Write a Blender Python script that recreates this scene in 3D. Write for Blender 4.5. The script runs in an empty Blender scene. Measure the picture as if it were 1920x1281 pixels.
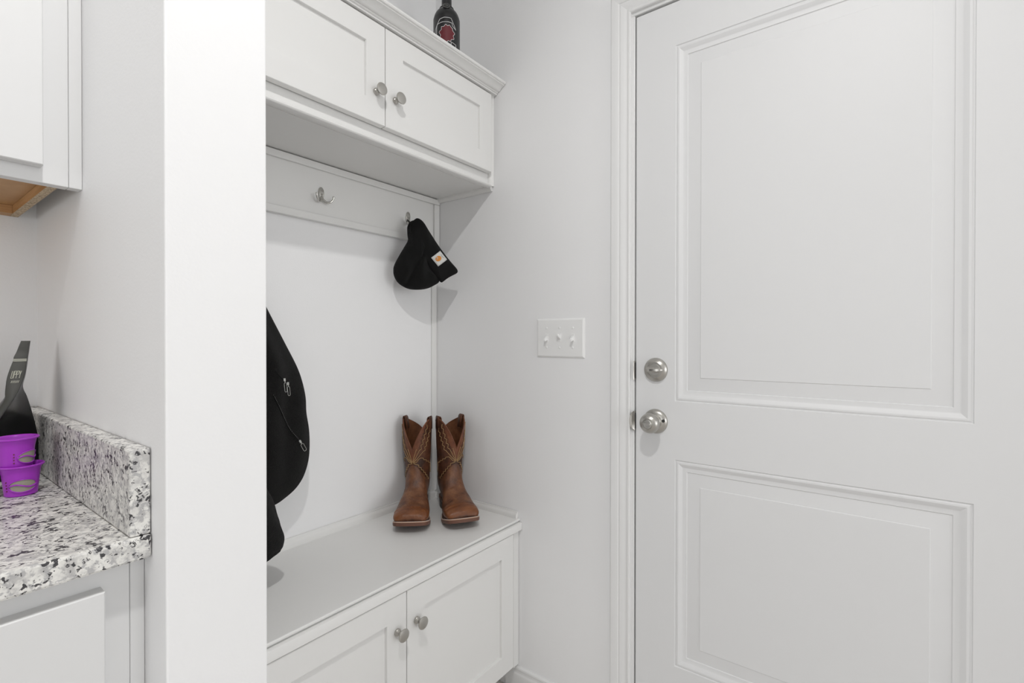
import bpy, bmesh, math, random
from mathutils import Vector, Matrix, noise
from mathutils.bvhtree import BVHTree
random.seed(7)
PI = math.pi
S = bpy.context.scene
COL = S.collection

# ------------------------------------------------------------------ camera
YAW, PITCH, ROLL, FPX, CAMH = math.radians(53.16), math.radians(-.329), math.radians(.037), 924.46, 1.16
_f = Vector((math.sin(YAW)*math.cos(PITCH), math.cos(YAW)*math.cos(PITCH), math.sin(PITCH)))
_r = Vector((math.cos(YAW), -math.sin(YAW), 0)); _u = _r.cross(_f)
_r2 = _r*math.cos(ROLL)+_u*math.sin(ROLL); _u2 = -_r*math.sin(ROLL)+_u*math.cos(ROLL)
cam = bpy.data.objects.new('camera', bpy.data.cameras.new('camera')); COL.objects.link(cam)
cam.data.sensor_width = 36; cam.data.lens = FPX*36/1920; cam.data.clip_start = .02
M = Matrix((_r2, _u2, -_f)).transposed().to_4x4(); M.translation = (0, 0, CAMH)
cam.matrix_world = M
S.camera = cam

# ------------------------------------------------------------------ world, lights, exposure
w = bpy.data.worlds.new('world'); S.world = w; w.use_nodes = True
w.node_tree.nodes['Background'].inputs[0].default_value = (.9, .95, 1, 1)
w.node_tree.nodes['Background'].inputs[1].default_value = 1.0
def area(name, loc, size, power, aim, color=(1, 1, 1), sizey=None, shape='RECTANGLE'):
    l = bpy.data.lights.new(name, 'AREA'); l.energy = power; l.color = color
    l.shape = shape; l.size = size
    if sizey: l.size_y = sizey
    o = bpy.data.objects.new(name, l); COL.objects.link(o); o.location = loc
    o.rotation_euler = (Vector(aim)-Vector(loc)).to_track_quat('-Z', 'Y').to_euler()
    return o
area('ceiling_lamp_light', (.05, .03, 2.585), .08, 14.5, (0, 0, 0), (1, .99, .975), shape='DISK')
area('kitchen_lamp_light', (-.35, .78, 2.70), .14, .5, (-.35, .78, 0), (1, .96, .9), shape='DISK')
area('rear_fill_light', (.1, -5.1, 1.3), 2.2, 54, (.3, 0, 1.25), (.965, .985, 1), 2.1)  # added soft fill from the rear, no window is built there
area('left_fill_light', (-5.1, -.4, 1.3), 2.2, 39, (0, 0, 1.25), (.965, .985, 1), 2.1)  # added soft fill from the left, the room has no opening there
S.view_settings.view_transform = 'Standard'; S.view_settings.look = 'None'
S.view_settings.gamma = 1; S.view_settings.use_curve_mapping = False
S.view_settings.exposure = -.01
S.cycles.diffuse_bounces = 7; S.cycles.max_bounces = 12

# ------------------------------------------------------------------ materials
def mat(name, color, rough=.5, metal=0., spec=None, coat=0., sheen=0.):
    m = bpy.data.materials.new(name); m.use_nodes = True
    b = m.node_tree.nodes['Principled BSDF']
    b.inputs['Base Color'].default_value = (*color, 1)
    b.inputs['Roughness'].default_value = rough; b.inputs['Metallic'].default_value = metal
    if spec is not None: b.inputs['Specular IOR Level'].default_value = spec
    if coat: b.inputs['Coat Weight'].default_value = coat; b.inputs['Coat Roughness'].default_value = .15
    if sheen: b.inputs['Sheen Weight'].default_value = sheen; b.inputs['Sheen Roughness'].default_value = .6
    return m
def nodes(m): return m.node_tree.nodes, m.node_tree.links, m.node_tree.nodes['Principled BSDF']
def coords(m, scale=(1, 1, 1)):
    N, L, b = nodes(m)
    tc = N.new('ShaderNodeTexCoord'); mp = N.new('ShaderNodeMapping'); mp.inputs['Scale'].default_value = scale
    L.new(tc.outputs['Object'], mp.inputs[0]); return mp.outputs[0]
def tex_noise(m, vec, scale, detail=3, rough=.5):
    N, L, b = nodes(m); t = N.new('ShaderNodeTexNoise'); t.inputs['Scale'].default_value = scale
    t.inputs['Detail'].default_value = detail; t.inputs['Roughness'].default_value = rough
    L.new(vec, t.inputs['Vector']); return t.outputs['Fac']
def ramp(m, fac, stops):
    N, L, b = nodes(m); r = N.new('ShaderNodeValToRGB'); L.new(fac, r.inputs[0])
    while len(r.color_ramp.elements) < len(stops): r.color_ramp.elements.new(.5)
    for e, (p, c) in zip(r.color_ramp.elements, stops): e.position = p; e.color = (*c, 1)
    return r.outputs[0]
def mix(m, fac, a, b_, mode='MIX'):
    N, L, b = nodes(m); x = N.new('ShaderNodeMix'); x.data_type = 'RGBA'; x.blend_type = mode
    if hasattr(fac, 'node'): L.new(fac, x.inputs[0])
    else: x.inputs[0].default_value = fac
    for s, i in ((a, 6), (b_, 7)):
        if hasattr(s, 'node'): L.new(s, x.inputs[i])
        else: x.inputs[i].default_value = (*s, 1)
    return x.outputs[2]
def base(m, out): N, L, b = nodes(m); L.new(out, b.inputs['Base Color'])
def bump(m, h, dist, strength=.5):
    N, L, b = nodes(m); x = N.new('ShaderNodeBump'); x.inputs['Distance'].default_value = dist
    x.inputs['Strength'].default_value = strength; L.new(h, x.inputs['Height']); L.new(x.outputs[0], b.inputs['Normal'])

WALL = (.85, .85, .855)
m_wall = mat('wall_paint', WALL, .62, spec=.3); bump(m_wall, tex_noise(m_wall, coords(m_wall), 260, 2), .0006, .25)
m_ceil = mat('ceiling_paint', (.88, .88, .87), .85)
m_trim = mat('trim_enamel', (.77, .77, .768), .33, spec=.45)
m_door = mat('door_enamel', (.75, .752, .757), .46, spec=.4)
m_cab = mat('cabinet_enamel', (.775, .772, .76), .38, spec=.4)
m_kcab = mat('kitchen_cabinet_enamel', (.70, .70, .70), .36, spec=.4)
m_plate = mat('switch_plastic', (.86, .86, .855), .3)
m_dark = mat('dark_gap', (.02, .02, .02), .8)
m_nickel = mat('satin_nickel', (.50, .485, .455), .32, 1.0)
N, L, b = nodes(m_nickel); b.inputs['Anisotropic'].default_value = .3
bump(m_nickel, tex_noise(m_nickel, coords(m_nickel, (1, 1, 1)), 900, 2), .0002, .2)
m_chrome = mat('polished_nickel', (.62, .61, .58), .12, 1.0)
m_brass = mat('screw_steel', (.3, .29, .27), .35, 1.0)

m_floor = mat('vinyl_plank', (.3, .27, .24), .45)
v = coords(m_floor, (1, 9, 1)); base(m_floor, ramp(m_floor, tex_noise(m_floor, v, 3, 5, .6), [(.3, (.52, .49, .46)), (.7, (.66, .63, .60))]))

# granite
m_gran = mat('speckled_granite', (.7, .7, .68), .32, spec=.35)
v = coords(m_gran)
N, L, b = nodes(m_gran)
def g_noise(scale, detail, rough, dist=0.):
    t = N.new('ShaderNodeTexNoise'); t.inputs['Scale'].default_value = scale; t.inputs['Detail'].default_value = detail
    t.inputs['Roughness'].default_value = rough; t.inputs['Distortion'].default_value = dist; L.new(v, t.inputs['Vector']); return t.outputs['Fac']
basec = ramp(m_gran, g_noise(70, 4, .6), [(.36, (.50, .49, .48)), (.5, (.72, .71, .68)), (.62, (.80, .79, .76))])
greyf = ramp(m_gran, g_noise(150, 3, .6, .4), [(.50, (0, 0, 0)), (.60, (.85, .85, .85))])
c1 = mix(m_gran, greyf, basec, (.40, .395, .40))
cl = g_noise(55, 2, .5); mul = N.new('ShaderNodeMath'); mul.operation = 'MULTIPLY_ADD'; mul.inputs[1].default_value = .55
L.new(cl, mul.inputs[0]); L.new(g_noise(190, 3, .55, .6), mul.inputs[2])
blackf = ramp(m_gran, mul.outputs[0], [(.852, (0, 0, 0)), (.895, (.97, .97, .97))])
base(m_gran, mix(m_gran, blackf, c1, (.035, .033, .038)))

m_wood = mat('cabinet_birch', (.5, .3, .14), .5)
v = coords(m_wood, (1, 1, 14)); base(m_wood, ramp(m_wood, tex_noise(m_wood, v, 8, 5, .6), [(.3, (.42, .22, .08)), (.7, (.6, .36, .17))]))
m_chip = mat('particle_board', (.5, .4, .28), .8)
base(m_chip, ramp(m_chip, tex_noise(m_chip, coords(m_chip), 420, 3, .7), [(.35, (.2, .14, .09)), (.5, (.5, .39, .26)), (.7, (.7, .58, .42))]))

# black fleece / knit
m_fleece = mat('black_fleece', (.006, .006, .006), .95, spec=.1, sheen=.05)
nf = tex_noise(m_fleece, coords(m_fleece), 420, 3, .7); bump(m_fleece, nf, .004, .8)
base(m_fleece, ramp(m_fleece, nf, [(.3, (.003, .003, .003)), (.75, (.013, .0125, .012))]))
m_knit = mat('black_knit', (.006, .006, .006), .9, spec=.12, sheen=.04)
N, L, b = nodes(m_knit); wv = N.new('ShaderNodeTexWave'); wv.inputs['Scale'].default_value = 260; wv.inputs['Distortion'].default_value = 1.5
L.new(coords(m_knit), wv.inputs['Vector']); bump(m_knit, wv.outputs['Fac'], .0015, .6)
m_patch = mat('woven_label_white', (.62, .62, .6), .8)
m_orange = mat('label_orange', (.62, .24, .04), .7)
m_greyprint = mat('label_grey_print', (.28, .3, .3), .7)
m_zip = mat('zip_metal', (.5, .5, .48), .3, 1.0)

# boots
def leather(name, c1_, c2_, c3_, rough=.42):
    m = mat(name, c2_, rough, spec=.4)
    v = coords(m)
    f1 = tex_noise(m, v, 26, 5, .65); f2 = tex_noise(m, v, 130, 4, .7)
    a = ramp(m, f1, [(.32, c1_), (.5, c2_), (.68, c3_)])
    base(m, mix(m, f2, a, tuple(x*.55 for x in c2_), 'MIX')) if False else base(m, a)
    N, L, b = nodes(m)
    mm = N.new('ShaderNodeMath'); mm.operation = 'ADD'; L.new(f1, mm.inputs[0]); L.new(f2, mm.inputs[1])
    bump(m, mm.outputs[0], .0025, .45)
    return m
m_vamp = leather('vamp_leather', (.07, .03, .017), (.14, .056, .027), (.22, .10, .048), .38)
m_toe = leather('toe_leather', (.12, .04, .016), (.17, .058, .02), (.22, .08, .028), .3)
m_shaft = leather('shaft_leather', (.035, .014, .007), (.085, .03, .014), (.14, .055, .025), .5)
m_panelL = leather('smooth_shaft_leather', (.11, .036, .016), (.15, .05, .022), (.19, .068, .03), .42)
m_lining = leather('boot_lining', (.12, .045, .018), (.17, .065, .026), (.21, .09, .04), .6)
m_stitch = mat('tan_thread', (.36, .22, .10), .7)
m_welt = mat('welt_tan', (.5, .33, .24), .6)
m_sole = mat('boot_sole', (.14, .062, .04), .5)
m_rub = mat('heel_stack', (.035, .017, .012), .5)

m_bottle = mat('black_bottle', (.012, .012, .013), .32, spec=.5)
m_seal = mat('bottle_medallion', (.03, .03, .028), .3)
m_medal = mat('medallion_rim', (.2, .2, .19), .35)
m_white = mat('print_white', (.75, .75, .75), .5)
m_garnet = mat('print_garnet', (.13, .009, .016), .5)
m_purple = mat('purple_plastic', (.36, .035, .5), .28, spec=.5)
m_mesh = mat('filter_mesh', (.32, .3, .24), .5)
m_foil = mat('black_foil', (.005, .005, .006), .28, spec=.5)
m_foilp = mat('bag_front_panel', (.05, .05, .045), .5, spec=.3)
m_bagprint = mat('bag_print', (.45, .45, .38), .5)

# ------------------------------------------------------------------ helpers
def link(o, parent=None):
    COL.objects.link(o)
    if parent is not None:
        o.parent = parent
        o.matrix_parent_inverse = Matrix.Translation(-Vector(ORG.get(parent.name, (0, 0, 0))))
    return o
ORG = {}
def finish(name, bm, m, parent=None, smooth=False, bevel=0, auto=None, org=None):
    """link the bmesh as one mesh object; vertices are given in world space"""
    bmesh.ops.remove_doubles(bm, verts=bm.verts, dist=1e-6)
    bmesh.ops.recalc_face_normals(bm, faces=bm.faces)
    me = bpy.data.meshes.new(name)
    o_org = Vector(org) if org else None
    if o_org is not None: bmesh.ops.translate(bm, verts=bm.verts, vec=-o_org)
    bm.to_mesh(me); bm.free()
    for mm in (m if isinstance(m, (list, tuple)) else [m]): me.materials.append(mm)
    o = bpy.data.objects.new(name, me)
    if o_org is not None: o.location = o_org
    COL.objects.link(o)
    if parent is not None: attach(o, parent)
    if smooth:
        for p in me.polygons: p.use_smooth = True
    if auto is not None:
        for p in me.polygons: p.use_smooth = True
        me.set_sharp_from_angle(angle=math.radians(auto))
    if bevel:
        md = o.modifiers.new('bevel', 'BEVEL'); md.width = bevel; md.segments = 2; md.limit_method = 'ANGLE'; md.angle_limit = math.radians(40)
        md.harden_normals = False
    return o
def attach(o, parent):
    # parent chains carry translation / z rotation only; keep the world placement
    o.parent = parent
    o.matrix_parent_inverse = world(parent).inverted()
def world(o):
    m = o.matrix_basis.copy()
    if o.parent: m = world(o.parent) @ o.matrix_parent_inverse @ m
    return m
def tag(o, label, cat=None, group=None, kind=None):
    if label: o['label'] = label
    if cat: o['category'] = cat
    if group: o['group'] = group
    if kind: o['kind'] = kind
    return o
def thing(name, loc, label, cat, group=None, kind=None):
    o = bpy.data.objects.new(name, None); o.empty_display_size = .05; COL.objects.link(o); o.location = loc
    return tag(o, label, cat, group, kind)
def bx(bm, x0, x1, y0, y1, z0, z1):
    vs = [bm.verts.new(p) for p in ((x0, y0, z0), (x1, y0, z0), (x1, y1, z0), (x0, y1, z0), (x0, y0, z1), (x1, y0, z1), (x1, y1, z1), (x0, y1, z1))]
    for f in ((0, 3, 2, 1), (4, 5, 6, 7), (0, 1, 5, 4), (1, 2, 6, 5), (2, 3, 7, 6), (3, 0, 4, 7)): bm.faces.new([vs[i] for i in f])
def box(name, dims, m, parent=None, bevel=.0015):
    bm = bmesh.new(); bx(bm, *dims); return finish(name, bm, m, parent, bevel=bevel)
def prism(bm, prof, a, b_):
    """prof: list of 3D offsets functions -> list of points at end a and end b"""
    A = [bm.verts.new(p) for p in a]; B = [bm.verts.new(p) for p in b_]; n = len(A)
    for i in range(n): bm.faces.new((A[i], A[(i+1) % n], B[(i+1) % n], B[i]))
    bm.faces.new(A); bm.faces.new(B[::-1])
def lathe(bm, prof, origin, axis, seg=32, cap=True):
    """prof: (r, h) along axis"""
    axis = Vector(axis).normalized(); q = axis.to_track_quat('Z', 'Y')
    rings = []
    for r, h in prof:
        if r < 1e-5: rings.append([bm.verts.new(Vector(origin)+q @ Vector((0, 0, h)))]); continue
        rings.append([bm.verts.new(Vector(origin)+q @ Vector((r*math.cos(2*PI*i/seg), r*math.sin(2*PI*i/seg), h))) for i in range(seg)])
    for A, B in zip(rings, rings[1:]):
        for i in range(seg):
            a = A[i % len(A)]; a2 = A[(i+1) % len(A)]; b0 = B[i % len(B)]; b2 = B[(i+1) % len(B)]
            f = [a, a2, b2, b0]; f2 = []
            for x in f:
                if x not in f2: f2.append(x)
            if len(f2) > 2: bm.faces.new(f2)
    if cap:
        for R in (rings[0], rings[-1]):
            if len(R) > 2: bm.faces.new(R)
def tube(bm, pts, rad, seg=8, closed=False, flat=1.0):
    if isinstance(rad, (int, float)):
        q_ = []
        for p in pts:
            if not q_ or (Vector(p)-q_[-1]).length > 1e-6: q_.append(Vector(p))
        pts = q_
    pts = [Vector(p) for p in pts]; n = len(pts); rings = []
    up = None
    for i, p in enumerate(pts):
        if closed: t = pts[(i+1) % n]-pts[i-1]
        else: t = pts[min(i+1, n-1)]-pts[max(i-1, 0)]
        t.normalize()
        if up is None:
            up = Vector((0, 0, 1)) if abs(t.z) < .9 else Vector((1, 0, 0))
        s = t.cross(up).normalized(); up = s.cross(t).normalized()
        r = rad[i] if isinstance(rad, (list, tuple)) else rad
        rings.append([bm.verts.new(p+s*r*math.cos(2*PI*k/seg)+up*r*flat*math.sin(2*PI*k/seg)) for k in range(seg)])
    for i in range(n if closed else n-1):
        A, B = rings[i], rings[(i+1) % n]
        for k in range(seg): bm.faces.new((A[k], A[(k+1) % seg], B[(k+1) % seg], B[k]))
    if not closed: bm.faces.new(rings[0][::-1]); bm.faces.new(rings[-1])
def smoothpts(P, n=8, closed=False):
    """Catmull-Rom through points (any dimension)"""
    P = [tuple(p) for p in P]; out = []; m_ = len(P)
    rng = range(m_ if closed else m_-1)
    for i in rng:
        if closed: p0, p1, p2, p3 = P[i-1], P[i], P[(i+1) % m_], P[(i+2) % m_]
        else: p0, p1, p2, p3 = P[max(i-1, 0)], P[i], P[i+1], P[min(i+2, m_-1)]
        for k in range(n):
            t = k/n
            out.append(tuple(.5*((2*b_)+(-a+c)*t+(2*a-5*b_+4*c-d)*t*t+(-a+3*b_-3*c+d)*t**3) for a, b_, c, d in zip(p0, p1, p2, p3)))
    if not closed: out.append(P[-1])
    return out
def lerp(a, b_, t): return a+(b_-a)*t
def interp(tab, x):
    if x <= tab[0][0]: return tab[0][1]
    for (a, va_), (b_, vb) in zip(tab, tab[1:]):
        if x <= b_: return lerp(va_, vb, (x-a)/(b_-a))
    return tab[-1][1]
def ringpanel(bm, P, u0, u1, v0, v1, rings):
    """nested mitred rectangles; P(u, v, d) -> point; rings: (inset, depth) ; the last one is filled"""
    prev = None
    for ins, d in rings:
        c = [bm.verts.new(P(u, v_, d)) for u, v_ in ((u0+ins, v0+ins), (u1-ins, v0+ins), (u1-ins, v1-ins), (u0+ins, v1-ins))]
        if prev:
            for i in range(4): bm.faces.new((prev[i], prev[(i+1) % 4], c[(i+1) % 4], c[i]))
        prev = c
    bm.faces.new(prev)
def panelled(bm, P, U0, U1, V0, V1, panels, rings, thick, edge=.0015):
    """a slab with a front face holding panels (u0,u1,v0,v1) stacked in v, chamfered rim and a back"""
    e = edge
    us = [U0+e, None, None, U1-e]; us[1] = panels[0][0]; us[2] = panels[0][1]
    vs = [V0+e]
    for p in panels: vs += [p[2], p[3]]
    vs.append(V1-e)
    grid = {(i, j): bm.verts.new(P(us[i], vs[j], 0)) for i in range(4) for j in range(len(vs))}
    holes = {(1, 1+2*k) for k in range(len(panels))}
    for i in range(3):
        for j in range(len(vs)-1):
            if (i, j) in holes: continue
            bm.faces.new((grid[i, j], grid[i+1, j], grid[i+1, j+1], grid[i, j+1]))
    for p in panels: ringpanel(bm, P, *p, rings)
    n = len(vs)
    loop = [grid[i, 0] for i in range(4)]+[grid[3, j] for j in range(1, n)]+[grid[i, n-1] for i in (2, 1, 0)]+[grid[0, j] for j in range(n-2, 0, -1)]
    inv = {v_: k for k, v_ in grid.items()}
    def outer(v_, d):
        i, j = inv[v_]
        u = U0 if i == 0 else (U1 if i == 3 else us[i]); vv = V0 if j == 0 else (V1 if j == n-1 else vs[j])
        return bm.verts.new(P(u, vv, d))
    O1 = [outer(v_, e) for v_ in loop]; O2 = [outer(v_, thick) for v_ in loop]
    k = len(loop)
    for i in range(k):
        j = (i+1) % k
        bm.faces.new((loop[i], loop[j], O1[j], O1[i])); bm.faces.new((O1[i], O1[j], O2[j], O2[i]))
    bm.faces.new(O2)

# ------------------------------------------------------------------ room shell
XR = 1.31; YN = 1.338; YK = 1.2705; XP0, XP1, YP = .2064, .319, .6335; ZC = 2.74
def struct(name, dims, m, bevel=0):
    o = box(name, dims, m, bevel=bevel); o['kind'] = 'structure'; return o
struct('floor', (-5.3, 1.45, -5.3, 1.5, -.05, 0), m_floor)
struct('ceiling', (-5.3, 1.45, -5.3, 1.5, ZC, ZC+.05), m_ceil)
struct('wall_left', (-5.3, -5.2, -5.3, 1.5, 0, ZC), m_wall)
struct('wall_rear', (-5.2, 1.45, -5.3, -5.2, 0, ZC), m_wall)
struct('wall_kitchen', (-5.2, XP0, YK, YK+.1, 0, ZC), m_wall)
struct('wall_middle', (XP0, XP1, YP, 1.5, 0, ZC), m_wall, .002)
struct('wall_back', (XP1, XR+.12, YN, YN+.12, 0, ZC), m_wall)
# right wall with the door opening (jamb faces at y=.5535 and y=-.268)
JY0, JY1, JZ = -.268, .5535, 2.0605
bm = bmesh.new()
bx(bm, XR, XR+.12, JY1+.018, YN, 0, ZC); bx(bm, XR, XR+.12, -5.2, JY0-.018, 0, ZC)
bx(bm, XR, XR+.12, JY0-.018, JY1+.018, JZ+.018, ZC)
o = finish('wall_right', bm, m_wall); o['kind'] = 'structure'
struct('dark_backing', (XR+.12, XR+.14, -.6, .9, 0, ZC), m_dark)  # near-black sheet closing the doorway, paints the dark behind the door gaps

# door jambs, stop and casing
bm = bmesh.new()
bx(bm, XR-.001, XR+.12, JY1, JY1+.018, 0, JZ); bx(bm, XR-.001, XR+.12, JY0-.018, JY0, 0, JZ)
bx(bm, XR-.001, XR+.12, JY0-.018, JY1+.018, JZ, JZ+.018)
bx(bm, XR+.052, XR+.085, JY1-.012, JY1, 0, JZ); bx(bm, XR+.052, XR+.085, JY0, JY0+.012, 0, JZ); bx(bm, XR+.052, XR+.085, JY0+.012, JY1-.012, JZ-.012, JZ)
jamb = finish('trim_1', bm, m_trim, bevel=.002); tag(jamb, 'white door jamb around the white panelled door', kind='structure')
# casing: profile (distance from inner edge, projection)
CAS = [(0, 0), (0, .0085), (.002, .0105), (.006, .011), (.008, .0095), (.011, .0095), (.016, .0115), (.024, .0135), (.028, .014), (.0295, .0132), (.032, .0134), (.034, .0152), (.044, .0175), (.0535, .0175), (.057, .015), (.057, 0)]
def casing(name, side):
    bm = bmesh.new(); r = .009   # reveal
    yi = JY1+r; yo = JY0-r; zt = JZ+r
    if side == 'left':
        A = [(XR-p, yi+d, 0) for d, p in CAS]; B = [(XR-p, yi+d, zt+d) for d, p in CAS]
    elif side == 'right':
        A = [(XR-p, yo-d, 0) for d, p in CAS]; B = [(XR-p, yo-d, zt+d) for d, p in CAS]
    else:
        A = [(XR-p, yi+d, zt+d) for d, p in CAS]; B = [(XR-p, yo-d, zt+d) for d, p in CAS]
    prism(bm, None, A, B)
    o = finish(name, bm, m_trim, auto=25); o['kind'] = 'structure'; return o
tag(casing('trim_2', 'left'), 'white moulded casing running up the latch side of the door')
tag(casing('trim_3', 'top'), 'white moulded casing across the top of the door')
tag(casing('trim_4', 'right'), 'white moulded casing on the hinge side of the door')
# strike plates on the jamb
def strike(z0, z1, lip, name):
    bm = bmesh.new()
    n = 10; pts = []
    for i in range(n+1):
        t = i/n; z = lerp(z0, z1, t); bulge = lip*math.sin(PI*t)**.6 if 0 < t < 1 else 0
        pts.append((z, bulge))
    yy = JY1-.0012
    prev = None
    for z, bl in pts:
        row = [bm.verts.new((XR+.028, yy, z)), bm.verts.new((XR-.001, yy, z)), bm.verts.new((XR-.004-bl*.25, yy+.001+bl*.5, z)), bm.verts.new((XR-.0055-bl*.35, yy+.002+bl, z))]
        if prev:
            for k in range(3): bm.faces.new((prev[k], prev[k+1], row[k+1], row[k]))
        prev = row
    o = finish(name, bm, m_nickel, jamb); md = o.modifiers.new('solid', 'SOLIDIFY'); md.thickness = .0014
    return o
tag(strike(.903, .958, .010, 'strike_plate'), 'curved nickel strike plate')
strike(1.045, 1.098, .001, 'strike_plate')
bm = bmesh.new(); bx(bm, XR-.0015, XR+.02, JY1-.0034, JY1-.0019, .908, .953); bx(bm, XR-.0015, XR+.02, JY1-.0034, JY1-.0019, 1.049, 1.094)
finish('strike_hole_shade', bm, m_dark, jamb)  # near-black boxes over the plates stand for the shade in the holes

# baseboards (profile height, projection)
BB = [(0, 0), (0, .013), (.058, .013), (.060, .0125), (.064, .0095), (.070, .0085), (.075, .0095), (.079, .0085), (.083, .004), (.083, 0)]
def baseb(name, a, b_, nrm):
    bm = bmesh.new(); n = Vector(nrm)
    A = [Vector((a[0], a[1], z))+n*p for z, p in BB]; B = [Vector((b_[0], b_[1], z))+n*p for z, p in BB]
    prism(bm, None, A, B); o = finish(name, bm, m_trim, auto=25); o['kind'] = 'structure'; return o
baseb('baseboard_right', (XR, .998), (XR, JY1+.067), (-1, 0, 0))
baseb('baseboard_rear', (XR, JY0-.067), (XR, -5.2), (-1, 0, 0))
baseb('baseboard_middle', (XP0, YP), (XP1, YP), (0, -1, 0))

# ------------------------------------------------------------------ the door
DY0, DY1, DZ0, DZ1, DX = -.264, .5498, .012, 2.0555, XR+.002
P = lambda u, v_, d: (DX+d, u, v_)
RINGS = [(0, 0), (.0015, .0022), (.0032, .0024), (.006, .0008), (.0095, .0007), (.014, .0026), (.0175, .0050), (.0205, .0058), (.0295, .0060), (.031, .0080), (.064, .0044), (.0655, .0030)]
bm = bmesh.new()
panelled(bm, P, DY0, DY1, DZ0, DZ1, [(-.146, .440, .284, .837), (-.146, .440, .993, 1.939)], RINGS, .044, .0015)
door = finish('door_1', bm, m_door, auto=20); tag(door, 'white two-panel door with satin nickel knob and deadbolt', kind='structure')
KY, KZ = .4925, .935
def rod(bm, prof, o_, ax, seg=40): lathe(bm, prof, o_, ax, seg)
bm = bmesh.new(); rod(bm, [(.0335, 0), (.0335, .002), (.032, .0055), (.0285, .009), (.023, .0115), (.0175, .0125), (.0165, .0135), (0, .0135)], (DX, KY, KZ), (-1, 0, 0))
knob = finish('door_knob', bm, m_nickel, door, auto=30)
bm = bmesh.new(); rod(bm, [(.0125, .010), (.0125, .019), (.0155, .024), (.0225, .031), (.0262, .039), (.0267, .045), (.0250, .052), (.0205, .0575), (.0145, .0605), (.0135, .0600), (.0130, .0585), (0, .0585)], (DX, KY, KZ), (-1, 0, 0))
finish('knob_handle', bm, m_nickel, knob, auto=40)
bm = bmesh.new(); rod(bm, [(.0118, .057), (.0118, .0615), (.0108, .0625), (0, .0625)], (DX, KY, KZ), (-1, 0, 0)); bx(bm, DX-.0665, DX-.062, KY-.009, KY+.009, KZ-.003, KZ+.003)
finish('turn_button', bm, m_chrome, knob, auto=30, bevel=.0006)
bm = bmesh.new(); lathe(bm, [(.0042, .004), (.0042, .0115), (.003, .0125), (0, .0125)], (DX, KY-.0245, KZ+.004), (-1, 0, 0), 16)
finish('screw', bm, m_dark, knob, auto=30)
BZ = 1.0755
bm = bmesh.new(); rod(bm, [(.0325, 0), (.0325, .003), (.031, .0065), (.026, .0105), (.0215, .0135), (.0195, .0135), (.0190, .0115), (0, .0115)], (DX, .4918, BZ), (-1, 0, 0))
dead = finish('deadbolt', bm, m_nickel, door, auto=30)
bm = bmesh.new()
pts = smoothpts([(.0235, .0125, .0045), (.019, .0175, .0062), (.008, .022, .0068), (-.006, .0225, .0066), (-.017, .019, .0055), (-.0225, .013, .0035)], 4)
prev = None
for s_, h_, hw in pts:
    c = [bm.verts.new((DX-.011, .4918+s_, BZ-hw)), bm.verts.new((DX-h_+.003, .4918+s_, BZ-hw)), bm.verts.new((DX-h_, .4918+s_, BZ-hw*.45)), bm.verts.new((DX-h_, .4918+s_, BZ+hw*.45)), bm.verts.new((DX-h_+.003, .4918+s_, BZ+hw)), bm.verts.new((DX-.011, .4918+s_, BZ+hw))]
    if prev:
        for k in range(5): bm.faces.new((prev[k], prev[k+1], c[k+1], c[k]))
    else: bm.faces.new(c)
    prev = c
bm.faces.new(prev)
finish('thumb_turn', bm, m_nickel, dead, auto=35)
bm = bmesh.new(); rod(bm, [(.016, .0112), (.016, .0135), (.015, .0145), (0, .0145)], (DX, .4918, BZ), (-1, 0, 0)); finish('turn_hub', bm, m_nickel, dead, auto=35)
# latch bolts on the door edge
bm = bmesh.new(); bx(bm, DX+.012, DX+.030, DY1, DY1+.0028, .905, .962); bx(bm, DX+.012, DX+.030, DY1, DY1+.0028, 1.045, 1.10)
finish('latch_plate', bm, m_nickel, door)

# ------------------------------------------------------------------ light switch
SW = thing('light_switch', (XR, .795, 1.16), 'white three-toggle light switch plate on the wall left of the door', 'light switch')
bm = bmesh.new()
Ps = lambda u, v_, d: (XR-.0055+d, u, v_)
y0, y1, z0, z1 = .7085, .8790, 1.1015, 1.2225
ringpanel(bm, Ps, y0, y1, z0, z1, [(0, .0055), (0, .004), (.0035, .0008), (.006, 0)])
finish('cover_plate', bm, m_plate, SW)
tz = 1.163
for ty, up in ((.8415, -1), (.7945, 1), (.7475, -1)):
    box('toggle_slot', (XR-.0062, XR-.005, ty-.0052, ty+.0052, tz-.0125, tz+.0125), m_plate, SW, .0004)
    bm = bmesh.new(); c = [Vector((XR-.0055, ty, tz+up*.001)), Vector((XR-.0195, ty, tz+up*.0085))]
    q = []
    for cen, hw, hh in ((c[0], .0044, .0068), (c[1], .0031, .0036)):
        q.append([bm.verts.new(cen+Vector((0, a*hw, b_*hh))) for a, b_ in ((-1, -1), (1, -1), (1, 1), (-1, 1))])
    for i in range(4): bm.faces.new((q[0][i], q[0][(i+1) % 4], q[1][(i+1) % 4], q[1][i]))
    bm.faces.new(q[1]); bm.faces.new(q[0])
    finish('toggle', bm, m_plate, SW, bevel=.0009)
    for dz in (-.0302, .0302):
        bm = bmesh.new(); lathe(bm, [(.0034, .0048), (.0034, .0062), (.0022, .0070), (0, .0070)], (XR, ty, tz+dz), (-1, 0, 0), 14); finish('screw', bm, m_plate, SW, auto=30)

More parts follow.
